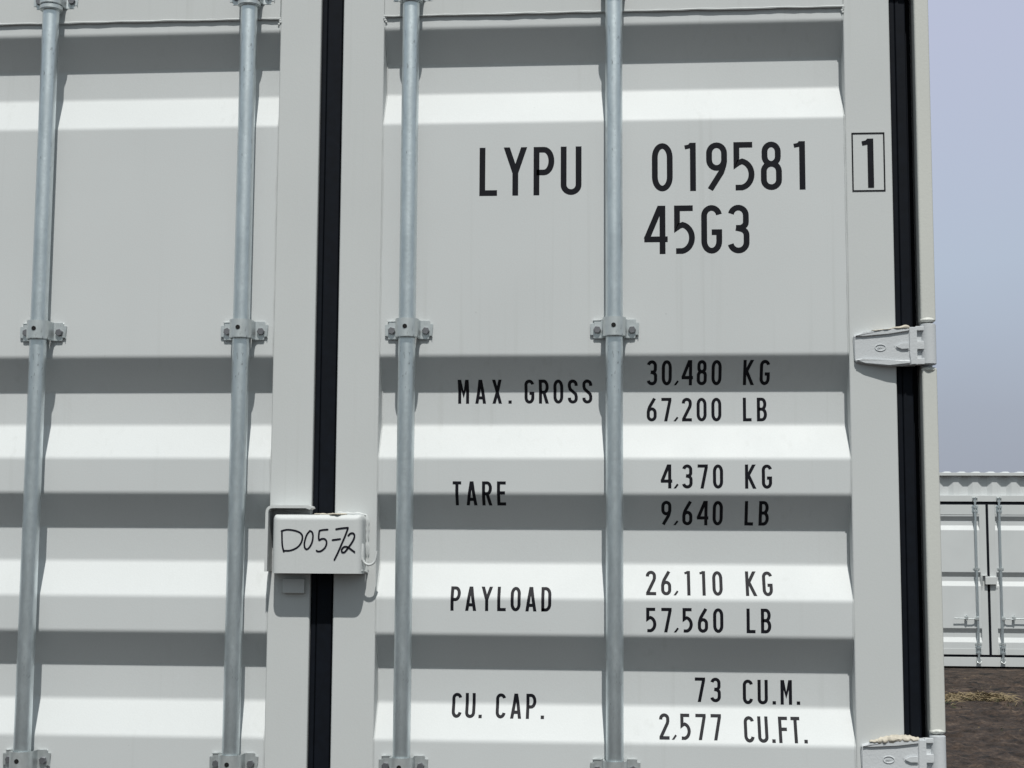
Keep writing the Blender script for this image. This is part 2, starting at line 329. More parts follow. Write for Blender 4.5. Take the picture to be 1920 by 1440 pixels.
def trap_wall(bm, p0, p1, z0, z1, period, depth, inward):
    """vertical corrugations from p0 to p1 in plan"""
    p0, p1 = Vector(p0), Vector(p1); d = p1 - p0; n = max(1, round(d.length / period)); per = d.length / n; d.normalize(); iv = Vector(inward)
    pts = []
    for i in range(n):
        for s, k in ((0, 0), (.25, 0), (.5, 1), (.75, 1)): pts.append(p0 + d * (i + s) * per + iv * k * depth)
    pts.append(p1)
    t = bmesh.new(); a = [t.verts.new((p.x, p.y, z0)) for p in pts]; b_ = [t.verts.new((p.x, p.y, z1)) for p in pts]
    for i in range(len(pts) - 1): t.faces.new((a[i], a[i + 1], b_[i + 1], b_[i]))
    merge(bm, t)
def roof_sheet(bm, x0, x1, y0, y1, z, along_x, period=.215, depth=.020):
    if along_x:   # ribs run across y, repeat along x
        n = round((x1 - x0) / period); per = (x1 - x0) / n; t = bmesh.new(); A = []
        for i in range(n):
            for s, k in ((0, 0), (.18, 1), (.5, 1), (.68, 0)): A.append((x0 + (i + s) * per, z - depth * (1 - k)))
        A.append((x1, z - depth))
        a = [t.verts.new((p, y0, q)) for p, q in A]; b_ = [t.verts.new((p, y1, q)) for p, q in A]
        for i in range(len(A) - 1): t.faces.new((a[i], a[i + 1], b_[i + 1], b_[i]))
        c = [t.verts.new((p, y0 - .035, z - depth - .001)) for p, q in A]                     # rib ends slope down to the rail
        for i in range(len(A) - 1): t.faces.new((c[i], c[i + 1], a[i + 1], a[i]))
        merge(bm, t)
    else:
        n = round((y1 - y0) / period); per = (y1 - y0) / n; t = bmesh.new(); A = []
        for i in range(n):
            for s, k in ((0, 0), (.18, 1), (.5, 1), (.68, 0)): A.append((y0 + (i + s) * per, z - depth * (1 - k)))
        A.append((y1, z - depth))
        a = [t.verts.new((x0, p, q)) for p, q in A]; b_ = [t.verts.new((x1, p, q)) for p, q in A]
        for i in range(len(A) - 1): t.faces.new((a[i], a[i + 1], b_[i + 1], b_[i]))
        merge(bm, t)

# ================================================================== NEAR CONTAINER (doors face the camera)
ZB, ZT = .05, 2.965                 # bottom and top of the container
HW, LEN = 1.219, 12.19
near = thing('shipping_container', (0, 0, 0), 'large pale grey shipping container close up, its closed double doors lettered LYPU 019581 1', 'shipping container', 'pale grey shipping containers in the yard')
DT, DB = 2.895, .200                # door top, bottom
DEP = .040
FAC = [(2.722, 2.655, 2.592, 2.520)] + [(2.037 - .279 * k, 1.968 - .279 * k, 1.8985 - .279 * k, 1.829 - .279 * k) for k in range(6)]
PT, PB = 2.749, .30
PROF = corr_profile(PT, PB, FAC, DEP)

for s in (1, -1):
    bm = bmesh.new()      # corner post: a deep post behind the gasket
    X0, X1 = sorted((s * 1.150, s * (HW - .001)))
    box(bm, X0, X1, .045, .20, ZB + .118, ZT - .118, .004)
    X0, X1 = sorted((s * 1.1925, s * (HW - .003))); box(bm, X0, X1, .010, .05, ZB + .118, ZT - .118, .002)
    pst = obj('corner_post', bm, PAINTF, near)
    for a, b_ in ((.165, .415), (.503, 1.213), (1.300, 2.008), (2.0985, 2.8105)):   # edge strips between the hinges
        if b_ - a < .02: continue
        bm = bmesh.new(); X0, X1 = sorted((s * 1.1905, s * (HW + .001)))
        box(bm, X0, X1, -.014, .02, a, b_, .0045, 3)
        tt = [q for q in bm.verts]
        # worn weld bead at both ends
        for zz in (a + .004, b_ - .004):
            q = bmesh.new(); bmesh.ops.create_icosphere(q, subdivisions=4, radius=1)
            q.transform(Matrix.Translation((s * 1.2045, -.0095, zz)) @ Matrix.Diagonal((.0150, .0075, .0052, 1)))
            for vv in q.verts: vv.co += Vector((.2, .5, .7)) * noise.noise(vv.co * 160) * .0022
            merge(bm, q)
        obj('edge_strip', bm, PAINTW, pst)
bm = bmesh.new(); box(bm, -HW + .16, HW - .16, .0, .12, DT + .012, ZT, .004); obj('header', bm, PAINTF, near)
bm = bmesh.new(); box(bm, -HW + .16, HW - .16, .0, .12, ZB, DB - .012, .004); obj('sill', bm, PAINTF, near)
for s in (1, -1):
    for z, sz in ((ZB, 1), (ZT, -1)):
        casting(near, s * (HW), -.004, z, -s, 1, sz); casting(near, s * HW, LEN, z, -s, -1, sz)
    bm = bmesh.new(); trap_wall(bm, (s * (HW - .012), .2), (s * (HW - .012), LEN - .16), ZB + .15, ZT - .06, .278, .036, (-s, 0)); obj('side_wall', bm, PAINT, near, smooth=False)
    bm = bmesh.new(); X0, X1 = sorted((s * (HW - .06), s * (HW - .002))); box(bm, X0, X1, .178, LEN - .178, ZT - .062, ZT - .002, .003); obj('top_rail', bm, PAINTF, near)
    bm = bmesh.new(); X0, X1 = sorted((s * (HW - .05), s * (HW - .002))); box(bm, X0, X1, .178, LEN - .178, ZB + .01, ZB + .16, .003); obj('bottom_rail', bm, PAINTF, near)
    bm = bmesh.new(); X0, X1 = sorted((s * (HW - .12), s * (HW - .002))); box(bm, X0, X1, LEN - .12, LEN - .004, ZB + .118, ZT - .118, .004); obj('corner_post', bm, PAINTF, near)
bm = bmesh.new(); roof_sheet(bm, -HW + .055, HW - .055, .12, LEN - .1, ZT - .004, False); obj('roof', bm, PAINT, near, smooth=False)
bm = bmesh.new(); box(bm, -HW + .05, HW - .05, .12, LEN - .12, ZB + .04, ZB + .14); obj('floor', bm, DIRTY, near)
bm = bmesh.new(); trap_wall(bm, (HW - .12, LEN - .03), (-HW + .12, LEN - .03), ZB + .1, ZT - .05, .25, .04, (0, -1)); obj('end_wall', bm, PAINT, near, smooth=False)

def bead(bm, pts, r, step=.012, jit=.25, wob=.0005):
    P = [Vector(p) for p in pts]; out = []
    for a, b_ in zip(P, P[1:]):
        n = max(1, int((b_ - a).length / step))
        for i in range(n): out.append(a.lerp(b_, i / n))
    out.append(P[-1])
    sd = random.uniform(0, 50)
    out = [p + Vector((wob * noise.noise((p.z * 30, sd, p.x * 30)), wob * .6 * noise.noise((p.x * 40, p.z * 40, sd)), wob * noise.noise((sd, p.x * 30, p.z * 30)))) * 2 for p in out]
    tube(bm, out, r, 6, jit)

doors = {}
for s in (1, -1):
    bm = bmesh.new(); X0, X1 = sorted((s * .109, s * 1.052))
    ribbon_x(bm, PROF, X0, X1, 1)
    t = bmesh.new()
    door = obj('door', bm, PAINT, near, False, label='right hand door with the black lettering' if s > 0 else 'left hand door without lettering')
    doors[s] = door
    bm = bmesh.new()
    for a, b_ in ((.0235, .110), (1.051, 1.1435)):
        X0, X1 = sorted((s * a, s * b_)); box(bm, X0, X1, -.0022, .050, DB, DT, .0035, 3)
    X0, X1 = sorted((s * .110, s * 1.051))
    box(bm, X0, X1, -.0045, .046, PT, DT - .001, .002, 2); box(bm, X0, X1, -.0045, .046, DB + .001, PB, .002, 2)
    obj('door_frame', bm, PAINTF, door)
    bm = bmesh.new()
    bead(bm, [(s * .112, -.0042, PT - .0004), (s * 1.050, -.0042, PT - .0004)], .0021, .016, .22, .0006)
    bead(bm, [(s * .112, -.001, PB), (s * 1.050, -.001, PB)], .002)
    for xx, off in ((.1108, -.0005), (1.0502, -.0005)):
        bead(bm, [(s * xx, y + off, z) for y, z in PROF], .0014, .02, .22, .0006)
    for xx in (.112, 1.049):                                                # lumpy corner welds
        for k in range(4):
            q = bmesh.new(); bmesh.ops.create_icosphere(q, subdivisions=2, radius=.0042 - .0006 * k)
            q.transform(Matrix.Translation((s * xx + random.uniform(-.002, .002), -.0025, PT - .004 * k)) @ Matrix.Diagonal((1, .5, 1, 1))); merge(bm, q)
    obj('weld_bead', bm, PAINTF, door)
# backing behind the doors so no light shows through the gaps
bm = bmesh.new(); box(bm, -1.15, 1.15, .060, .070, DB - .03, DT + .03); obj('door_lining', bm, DIRTY, near)
# gaskets
def gasket(parent, x0, x1, y, ridges):
    bm = bmesh.new(); box(bm, x0, x1, y, .055, DB - .01, DT + .01, .002)
    for a, b_, yy in ridges: box(bm, a, b_, yy, y + .01, DB - .01, DT + .01, .003, 3)
    return obj('door_gasket', bm, RUBBER, parent)
gasket(doors[1], -.0232, .0232, .016, ((-.0228, -.0118, .0055), (-.0112, .020, .0050)))
gasket(doors[1], 1.1700, 1.1915, .040, ())  # black strip covers the post, standing in for the dark of the deep gap
gasket(doors[-1], -1.1915, -1.1700, .040, ())  # same black gap filler on the left side
gasket(doors[1], 1.1437, 1.1700, .018, ((1.1445, 1.156, .0085), (1.1562, 1.1770, .008)))
gasket(doors[-1], -1.1700, -1.1437, .018, ((-1.156, -1.1445, .010), (-1.1770, -1.1565, .008)))
for s in (1, -1):
    for z0, z1 in ((DT + .001, DT + .0115), (DB - .0115, DB - .001)):
        bm = bmesh.new(); X0, X1 = sorted((s * .024, s * 1.17)); box(bm, X0, X1, .010, .05, z0, z1, .002); obj('door_gasket', bm, RUBBER, doors[s])

# lettering on the right hand door
D = doors[1]; B1, B5 = .118, .132
lettering('LYPU', .311, .520, 2.3655, .101, B1, PROF, D, 'black stencilled letters LYPU')
lettering('019581', .663, .979, 2.3705, .1, B1, PROF, D, 'black stencilled numbers 019581')
lettering('45G3', .647, .858, 2.2415, .0995, B1, PROF, D, 'black stencilled code 45G3')
lettering('1', 1.0855, 1.1065, 2.3725, .1005, B1, None, D, 'black stencilled 1 inside a thin box', off=.0030)
bm = bmesh.new()
for a, b_, c, d in ((1.0635, 1.1290, 2.4825, 2.4855), (1.0635, 1.1290, 2.3645, 2.3675), (1.0635, 1.0663, 2.3675, 2.4825), (1.1262, 1.1290, 2.3675, 2.4825)):
    q = [bm.verts.new(p) for p in ((a, -.0030, c), (b_, -.0030, c), (b_, -.0030, d), (a, -.0030, d))]; bm.faces.new(q)
obj('check_digit_box', bm, INK, D, smooth=False)
h = .0478
for s_, x0, x1, z0 in (('MAX.', .267, .377, 1.9425), ('GROSS', .403, .541, 1.9425), ('30,480', .652, .801, 1.9785), ('KG', .844, .897, 1.9785), ('67,200', .651, .801, 1.906), ('LB', .844, .892, 1.906),
                       ('TARE', .262, .369, 1.7345), ('4,370', .679, .801, 1.769), ('KG', .844, .897, 1.769), ('9,640', .679, .801, 1.697), ('LB', .844, .892, 1.697),
                       ('PAYLOAD', .260, .461, 1.525), ('26,110', .648, .799, 1.5585), ('KG', .844, .897, 1.5585), ('57,560', .648, .799, 1.4865), ('LB', .844, .892, 1.4865),
                       ('CU.', .261, .322, 1.313), ('CAP.', .349, .446, 1.313), ('73', .744, .795, 1.349), ('CU.M.', .838, .950, 1.346), ('2,577', .673, .794, 1.279), ('CU.FT.', .838, .960, 1.276)):
    lettering(s_, x0, x1, z0, h, B5, PROF, D, 'black stencilled text ' + s_)

# hinges
def hinge(s, zc):
    X = lambda a: s * (1.058 + (a - 215) / 9020.); Z = lambda b_: zc + .0405 - (b_ - 245) * 1.125e-4
    bm = bmesh.new()
    yb = lambda x: -.009 - max(0., min(1., (abs(x) - 1.060) / .115)) * .013
    P = lambda pts: [(X(a), Z(b_)) for a, b_ in pts]
    prism(bm, P([(225, 460), (250, 425), (400, 385), (700, 345), (960, 318), (1260, 308), (1312, 306), (1312, 975), (1100, 984), (840, 984), (420, 940), (280, 915), (242, 870)]), yb, .001, .0028)
    rr = lambda x: yb(x) - .0036
    prism(bm, P([(235, 440), (400, 392), (700, 352), (960, 326), (1210, 316), (1210, 384), (1165, 400), (840, 420), (395, 478), (240, 470)]), rr, -.004, .0030)
    prism(bm, P([(250, 862), (390, 852), (620, 868), (880, 892), (1210, 888), (1210, 970), (840, 974), (420, 930), (262, 900)]), rr, -.004, .0030)
    prism(bm, P([(1185, 318), (1318, 316), (1318, 972), (1200, 975), (1190, 780)]), lambda x: yb(x) - .0034, -.004, .0014)
    prism(bm, P([(930, 630), (1040, 575), (1200, 568), (1200, 715), (1050, 720), (950, 680)]), rr, -.004, .0030)
    prism(bm, P([(242, 470), (262, 462), (268, 860), (246, 868)]), lambda x: yb(x) - .001, -.004, .0008)
    box(bm, *sorted((X(1300), X(1460))), -.0145, .004, Z(965), Z(300), .001)          # web behind the tabs
    for a, b_ in ((292, 372), (556, 700), (858, 966)): box(bm, *sorted((X(1300), X(1450))), -.0215, -.008, Z(b_), Z(a), .0012)
    el = arc(0, 0, 1, 1, 0, 360, 24)
    tube(bm, [(X(690 + 92 * c), yb(abs(X(690 + 92 * c))) - .0004, Z(662 + 56 * d)) for c, d in el], .0010, 6)
    for k in range(7):                                                                # worn casting mark in the oval
        xx = 636 + k * 17; tube(bm, [(X(xx), yb(abs(X(690))) - .0004, Z(680)), (X(xx + 8), yb(abs(X(690))) - .0006, Z(646 if k % 2 else 660 - (k == 3) * 22)), (X(xx + 14), yb(abs(X(690))) - .0004, Z(680))], .0005, 5)
    h_ = obj('hinge', bm, CAST, near, label='cast hinge with an oval maker mark')
    bm = bmesh.new(); cyl(bm, (s * 1.2045, -.0095, zc - .0405), (s * 1.2045, -.0095, zc + .0405), .0152, 32, bev=.0018); obj('hinge_knuckle', bm, CAST, h_)
    bm = bmesh.new()
    full = abs(zc - 1.2565) < .01
    rs = random.Random(int(zc * 1000))
    for k in range(22 if full else 13):
        q = bmesh.new(); bmesh.ops.create_icosphere(q, subdivisions=3, radius=1)
        u = .20 + .80 * k / 21 if full else .35 + .65 * k / 12
        sz_ = (.0022 + .0062 * math.sin(math.pi * min(1, max(.05, u * 1.05 - .15))) if full else (.0009 + .0040 * max(0, u - .66) / .34)) * rs.uniform(.85, 1.15)
        zz = Z(398 - 78 * u ** .7 if u < .9 else 322)
        q.transform(Matrix.Translation((X(330 + 800 * u + rs.uniform(-14, 14)), -.009 - .007 * u + rs.uniform(-.001, .001), zz + sz_ * .2)) @ Matrix.Diagonal((rs.uniform(.009, .013), .006 + .003 * u, sz_, 1)))
        for vv in q.verts: vv.co += Vector((.6, .8, 1)) * noise.noise(vv.co * (170 if full else 70) + Vector((3, 0, zc))) * (.0026 if full else .0013)
        merge(bm, q)
    obj('sealant', bm, SEAL, h_, label='cream sealant smeared on top of the hinge')
for s in (1, -1):
    for zc in (.459, 1.2565, 2.0535, 2.855): hinge(s, zc)

# locking bars with their brackets
RY = -.0275; RR = .0172
def bracket_mesh(zc, ears=True):
    bm = bmesh.new(); hh = .0185
    path = [(-.0485, -.0030), (-.0275, -.0030)] + [(-.0228, -.0058), (-.0212, -.011)] + [(.0212 * math.cos(a), RY - .001 - .0212 * math.sin(a)) for a in [math.pi - k * math.pi / 14 for k in range(15)]] + [(.0212, -.011), (.0228, -.0058), (.0275, -.0030), (.0485, -.0030)]
    t = bmesh.new(); P = [Vector(p) for p in path]; A, B = [], []
    for i, p in enumerate(P):
        d = (P[min(i + 1, len(P) - 1)] - P[max(0, i - 1)]).normalized(); nn = Vector((-d.y, d.x)) * .0021
        A.append(p + nn); B.append(p - nn)
    va = [[t.verts.new((q.x, q.y, zc + z)) for q in A] for z in (-hh, hh)]; vb = [[t.verts.new((q.x, q.y, zc + z)) for q in B] for z in (-hh, hh)]
    n = len(P)
    for i in range(n - 1):
        t.faces.new((va[0][i], va[0][i + 1], va[1][i + 1], va[1][i])); t.faces.new((vb[0][i + 1], vb[0][i], vb[1][i], vb[1][i + 1]))
        for k in (0, 1): t.faces.new((va[k][i], vb[k][i], vb[k][i + 1], va[k][i + 1]))
    for i in (0, n - 1): t.faces.new((va[0][i], va[1][i], vb[1][i], vb[0][i]))
    ce = [e for e in t.edges if abs(abs(e.verts[0].co.x) - .0485) < 1e-4 and abs(abs(e.verts[1].co.x) - .0485) < 1e-4 and abs(e.verts[0].co.z - e.verts[1].co.z) < 1e-5]
    bmesh.ops.bevel(t, geom=ce, offset=.0065, segments=4, affect='EDGES')
    fe = [e for e in t.edges if len(e.link_faces) == 2 and e.calc_face_angle(0) > 1.2]
    bmesh.ops.bevel(t, geom=fe, offset=.0011, segments=2, affect='EDGES', clamp_overlap=True)
    merge(bm, t)
    cyl(bm, (-.001, -.045, zc + .0022), (-.001, RY - .0249, zc + .0022), .0048, 8, mi=1)  # black disc set proud, painting the dark of the sleeve hole
    box(bm, -.0045, .0025, RY - .0238, -.045, zc + .0135, zc + .0178, .001)
    box(bm, -.0045, .0040, RY - .0236, -.045, zc - .0105, zc - .0075, .001)
    return bm
def bolt_mesh(x, z):
    bm = bmesh.new(); rot = random.uniform(0, 1)
    t = bmesh.new(); bmesh.ops.create_cone(t, cap_ends=True, segments=6, radius1=.0076, radius2=.0076, depth=.0055)
    bmesh.ops.bevel(t, geom=[e for e in t.edges if len(e.link_faces) == 2 and any(len(f.verts) > 4 for f in e.link_faces)], offset=.0006, segments=1, affect='EDGES')
    t.transform(Matrix.Translation((x, -.0080, z)) @ Matrix.Rotation(math.pi / 2, 4, 'X') @ Matrix.Rotation(rot, 4, 'Z')); merge(bm, t)
    return bm
def locking_bar(x, sgn):
    bm = bmesh.new(); pts = []
    cyl(bm, (0, RY, .12), (0, RY, 2.925), RR, 40)
    bar = obj('locking_bar', bm, GALV, near); bar.location.x = x
    for zc in (.36, 1.222, 2.088, 2.797):
        obj('bracket', bracket_mesh(zc), [GALVB, HOLE], bar)
        for sx in (-1, 1): obj('bolt', bolt_mesh(sx * .0345 + (.001 if sx > 0 else 0), zc - .001 + random.uniform(-.0008, .0008)), BOLT, bar)
    bm = bmesh.new(); cyl(bm, (0, RY, 2.7665), (0, RY, 2.7775), .0235, 32, bev=.002); obj('collar', bm, GALVB, bar)
    for zc, sg in ((2.93, 1), (.115, -1)):                        # cam at the end of the bar and its keeper on the frame
        bm = bmesh.new(); box(bm, -.030, .030, RY - .012, RY + .014, zc - .022, zc + .022, .005); box(bm, -.012, .034, RY + .01, RY + .022, zc - .034, zc + .03, .003); obj('cam', bm, GALVB, bar)
    bm = bmesh.new()                                               # handle, below what the photograph shows
    zz = .98 if sgn > 0 else .86
    tube(bm, [(0, RY - .02, zz), (.05 * sgn, RY - .028, zz), (.12 * sgn, RY - .022, zz - .012), (.25 * sgn, RY - .018, zz - .02), (.42 * sgn, RY - .02, zz - .02)], .009, 12)
    cyl(bm, (0, RY, zz - .03), (0, RY, zz + .03), .024, 24, bev=.002)
    obj('handle', bm, GALVB, bar)
locking_bar(-.594, 1); locking_bar(-.1705, -1); locking_bar(.1695, 1); locking_bar(.5865, -1)

# lock box across the two doors
bm = bmesh.new()
def shell(bm, x0, x1, yf, yb, z0, z1, r, th=.005):
    # open-bottomed bent plate: rounded plan outline on front, with a soft top bend
    pl = fillet([(x0, yb), (x0, yf), (x1, yf), (x1, yb)], r, 6)
    t = bmesh.new(); lv = []
    zs = [z0, z1 - .012] + [z1 - .012 + .012 * math.sin(k * math.pi / 12) for k in range(1, 7)]
    ins = [0, 0] + [.012 * (1 - math.cos(k * math.pi / 12)) for k in range(1, 7)]
    cx_, cy_ = (x0 + x1) / 2, yb
    for z, i_ in zip(zs, ins):
        ring = []
        for x, y in pl:
            fx = 1 - i_ * .55 / ((x1 - x0) / 2); yy = max(y, yf + i_) if y < yb - .001 else y
            ring.append(t.verts.new((cx_ + (x - cx_) * fx, yy, z)))
        lv.append(ring)
    for a, b_ in zip(lv, lv[1:]):
        for k in range(len(a) - 1): t.faces.new((a[k], a[k + 1], b_[k + 1], b_[k]))
    t.faces.new(lv[-1])
    merge(bm, t)
    t = bmesh.new()   # inner skin
    pl2 = fillet([(x0 + th, yb), (x0 + th, yf + th), (x1 - th, yf + th), (x1 - th, yb)], r - .002, 6)
    lv = [[t.verts.new((x, y, z)) for x, y in pl2] for z in (z0, z1 - .014)]; rim = [t.verts.new((x, y, z0)) for x, y in pl]
    for k in range(len(pl2) - 1):
        t.faces.new((lv[0][k], lv[1][k], lv[1][k + 1], lv[0][k + 1])); t.faces.new((rim[k], lv[0][k], lv[0][k + 1], rim[k + 1]))
    t.faces.new(lv[1]); merge(bm, t)
BF = -.0510
shell(bm, -.0925, .0888, BF, -.002, 1.5975, 1.7135, .017)
lock = obj('lock_box', bm, PAINTF, near, label='steel lock box with handwriting D05-72')
bm = bmesh.new()
bead(bm, [(.0905, -.004, 1.600), (.0915, -.004, 1.70), (.089, -.004, 1.714), (.07, -.004, 1.7165), (.03, -.004, 1.7165)], .0032, .006, .4, .001)
bead(bm, [(.087, -.043, 1.604), (.0905, -.02, 1.602), (.0915, -.004, 1.600)], .002, .006, .4, .001)
obj('weld_bead', bm, PAINTF, lock)
bm = bmesh.new()
hk = [(.0880, -.040, 1.652), (.0880, -.041, 1.635), (.0890, -.041, 1.626)] + [(.1020 + .0125 * math.cos(a), -.041, 1.6275 - .0125 * math.sin(a)) for a in [math.pi - k * math.pi / 10 for k in range(1, 10)]] + [(.1155, -.0405, 1.634), (.1170, -.040, 1.642)]
tube(bm, hk, .0025, 10)
tube(bm, [(.0872, -.0385, 1.656), (.0875, -.039, 1.648), (.0872, -.0392, 1.640), (.0876, -.0395, 1.632), (.0872, -.039, 1.625)], .0042, 10, .08)      # weld along the shank
obj('hook', bm, PAINTF, lock)
# marker handwriting D05-72, drawn stroke by stroke on the box face
def hw(pts):
    return [(-.0925 + (x - 160) * .0001905, 1.7135 - (y - 258) * .0001915) for x, y in pts]
def smooth_path(p, n=6):
    o = []
    for i in range(len(p) - 1):
        a, b_, c, d = (Vector(p[max(0, i - 1)]), Vector(p[i]), Vector(p[i + 1]), Vector(p[min(len(p) - 1, i + 2)]))
        for k in range(n):
            t_ = k / n; o.append(tuple(.5 * ((2 * b_) + (c - a) * t_ + (2 * a - 5 * b_ + 4 * c - d) * t_ ** 2 + (3 * b_ - a - 3 * c + d) * t_ ** 3)))
    o.append(p[-1]); return o
bm = bmesh.new()
for i, (pts, sm) in enumerate((([(268, 432), (270, 500), (276, 580), (293, 645)], 1), ([(262, 430), (320, 416), (400, 424), (462, 448), (486, 490), (472, 552), (430, 600), (360, 630), (292, 632)], 1),
                 ([(562, 428), (530, 470), (510, 540), (510, 590), (530, 616), (560, 598), (588, 545), (597, 480), (585, 438), (560, 426)], 1), ([(752, 412), (700, 416), (664, 424)], 1), ([(664, 424), (658, 470), (662, 520), (690, 508), (725, 512), (742, 545), (728, 595), (690, 630), (655, 638), (636, 628)], 1),
                 ([(802, 520), (845, 514), (885, 508)], 1), ([(838, 408), (900, 398), (965, 392)], 1), ([(965, 392), (938, 470), (900, 560), (862, 650), (826, 724)], 1),
                 ([(968, 474), (990, 452), (1020, 450), (1034, 478), (1016, 530), (975, 590), (935, 640), (908, 644), (902, 618), (925, 590), (960, 590), (1000, 615), (1038, 642)], 1))):
    q = bmesh.new(); P2 = smooth_path(hw(pts)); ribbon2d(q, P2, False, .0035)
    for vv in q.verts: vv.co = Vector((vv.co.x, BF - .0005 - .00006 * i, vv.co.y))
    for e_ in (P2[0], P2[-1]):
        c = q.verts.new((e_[0], BF - .0005 - .00006 * i, e_[1])); ring = [q.verts.new((e_[0] + .0015 * math.cos(a), BF - .00053 - .00006 * i, e_[1] + .0015 * math.sin(a))) for a in [k * math.pi / 4 for k in range(8)]]
        for k in range(8): q.faces.new((c, ring[k], ring[(k + 1) % 8]))
    merge(bm, q)
o = obj('handwriting', bm, MARK, lock, smooth=False, label='black marker handwriting D05-72')
# bent plate of the left hand door that the box slides into
bm = bmesh.new()
pth = fillet([(-.1045, 1.6005), (-.1045, 1.7290), (-.020, 1.7290)], .012, 5); t = bmesh.new(); rows = []
for (x, z), k in zip(pth, range(len(pth))):
    a = Vector(pth[max(0, k - 1)]); c = Vector(pth[min(len(pth) - 1, k + 1)]); d = (c - a).normalized(); nn = Vector((-d.y, d.x)) * .0028
    yf = -.046 + (.0 if x < -.05 else 0)
    rows.append([t.verts.new((x + nn.x, yf, z + nn.y)), t.verts.new((x - nn.x, yf, z - nn.y)), t.verts.new((x - nn.x, -.001, z - nn.y)), t.verts.new((x + nn.x, -.001, z + nn.y))])
for a, c in zip(rows, rows[1:]):
    for k in range(4): t.faces.new((a[k], a[(k + 1) % 4], c[(k + 1) % 4], c[k]))
t.faces.new(rows[0]); t.faces.new(rows[-1][::-1]); merge(bm, t)
prism(bm, [(-.030, 1.7265), (-.022, 1.7325), (-.014, 1.7300), (-.012, 1.7262), (-.018, 1.7225)], -.047, -.020, .0008)
obj('lock_box_guard', bm, PAINTF, near)
bm = bmesh.new(); box(bm, -.0765, -.0325, -.0150, -.001, 1.5575, 1.5865, .0015); obj('stop_plate', bm, PAINTF, near)
bm = bmesh.new()
for k in range(7):
    q = bmesh.new(); bmesh.ops.create_icosphere(q, subdivisions=3, radius=1); u = k / 6
    q.transform(Matrix.Translation((-.004 + .050 * u, -.030 + .01 * math.sin(k), 1.7145)) @ Matrix.Diagonal((.009, .012, .0020 + .0004 * math.sin(k * 2.2), 1)))
    for vv in q.verts: vv.co += Vector((1, 1, 1)) * noise.noise(vv.co * 120 + Vector((1, 3, 0))) * .0007
    merge(bm, q)
obj('sealant', bm, SEAL, lock)

# ================================================================== FAR CONTAINER (side doors face the camera)
FY = 20.73; FX0 = 5.915 - 4.57; FX1 = FX0 + 12.192; FT = 2.896
far = thing('shipping_container', (0, FY, 0), 'pale grey side opening shipping container standing beyond the close one, on bare brown mud', 'shipping container', 'pale grey shipping containers in the yard')
def fobj(name, bm, mats, parent=None, smooth=True, label=None): return obj(name, bm, mats, parent or far, smooth, label)
W_ = 2.438
bm = bmesh.new(); roof_sheet(bm, FX0 + .05, FX1 - .05, .045, W_ - .05, FT + .006, True); fobj('roof', bm, PAINT, smooth=False)
bm = bmesh.new(); box(bm, FX0 + .16, FX1 - .16, -.010, .06, 2.839, 2.885, .003); fobj('top_rail', bm, PAINTF)
bm = bmesh.new(); box(bm, FX0 + .16, FX1 - .16, W_ - .06, W_, 2.839, 2.885, .003); fobj('top_rail', bm, PAINTF)
bm = bmesh.new(); trap_wall(bm, (FX0 + .1, .045), (FX1 - .1, .045), 2.52, 2.845, .2875, .036, (0, 1)); fobj('header_panel', bm, PAINT, smooth=False)
bm = bmesh.new(); box(bm, FX0 + .1, FX1 - .1, -.004, .10, 2.449, 2.541, .004); fobj('header_rail', bm, PAINTF)
bm = bmesh.new(); box(bm, FX0 + .16, FX1 - .16, -.004, .10, .0, .136, .004); fobj('sill', bm, PAINTF)
bm = bmesh.new(); box(bm, FX0 + .1, FX1 - .1, .045, .055, .10, 2.50); fobj('door_lining', bm, DIRTY)
bm = bmesh.new(); box(bm, FX0 + .1, FX1 - .1, .06, W_ - .06, .04, .14); fobj('floor', bm, DIRTY)
bm = bmesh.new(); trap_wall(bm, (FX1 - .1, W_ - .012), (FX0 + .1, W_ - .012), .1, 2.85, .278, .036, (0, -1)); fobj('side_wall', bm, PAINT, smooth=False)
for xx, iv in ((FX0 + .012, 1), (FX1 - .012, -1)):
    bm = bmesh.new(); trap_wall(bm, (xx, .1), (xx, W_ - .1), .1, 2.85, .25, .04, (iv, 0)); fobj('end_wall', bm, PAINT, smooth=False)
for x, sx in ((FX0, 1), (FX1, -1)):
    for y, sy in ((0, 1), (W_, -1)):
        for z, sz in ((0, 1), (FT, -1)):
            casting(far, x, y, z, sx, sy, sz)
        bm = bmesh.new(); X0, X1 = sorted((x + sx * .002, x + sx * .14)); Y0, Y1 = sorted((y + sy * .002, y + sy * .14)); box(bm, X0, X1, Y0, Y1, .118, FT - .118, .004); fobj('corner_post', bm, PAINTF)
FFAC = [(2.228, 2.164, 2.091, 2.020), (1.394, 1.330, 1.258, 1.187), (.562, .498, .427, .355)]
FPROF = corr_profile(2.258, .262, FFAC, .040, r=.005)
mesh_cache = {}
def cobj(key, make, mats, parent, smooth=True):
    if key in mesh_cache:
        o = mesh_cache[key].copy(); COL.objects.link(o); o.parent = parent; return o
    o = obj(key[0], make(), mats, parent, smooth); mesh_cache[key] = o; return o
DW = 1.455
def mk_door(s):
    bm = bmesh.new(); X0, X1 = sorted((s * .116, s * (DW - .10))); ribbon_x(bm, FPROF, X0, X1); return bm
def mk_frame(s):
    bm = bmesh.new()
    for a, b_ in ((.019, .117), (DW - .10, DW)): X0, X1 = sorted((s * a, s * b_)); box(bm, X0, X1, -.0022, .044, .172, 2.402, .003)
    X0, X1 = sorted((s * .117, s * (DW - .10))); box(bm, X0, X1, -.0045, .042, 2.258, 2.401, .003); box(bm, X0, X1, -.0045, .042, .173, .262, .003)
    tube(bm, [(X0, -.003, 2.256), (X1, -.003, 2.256)], .003, 6); return bm
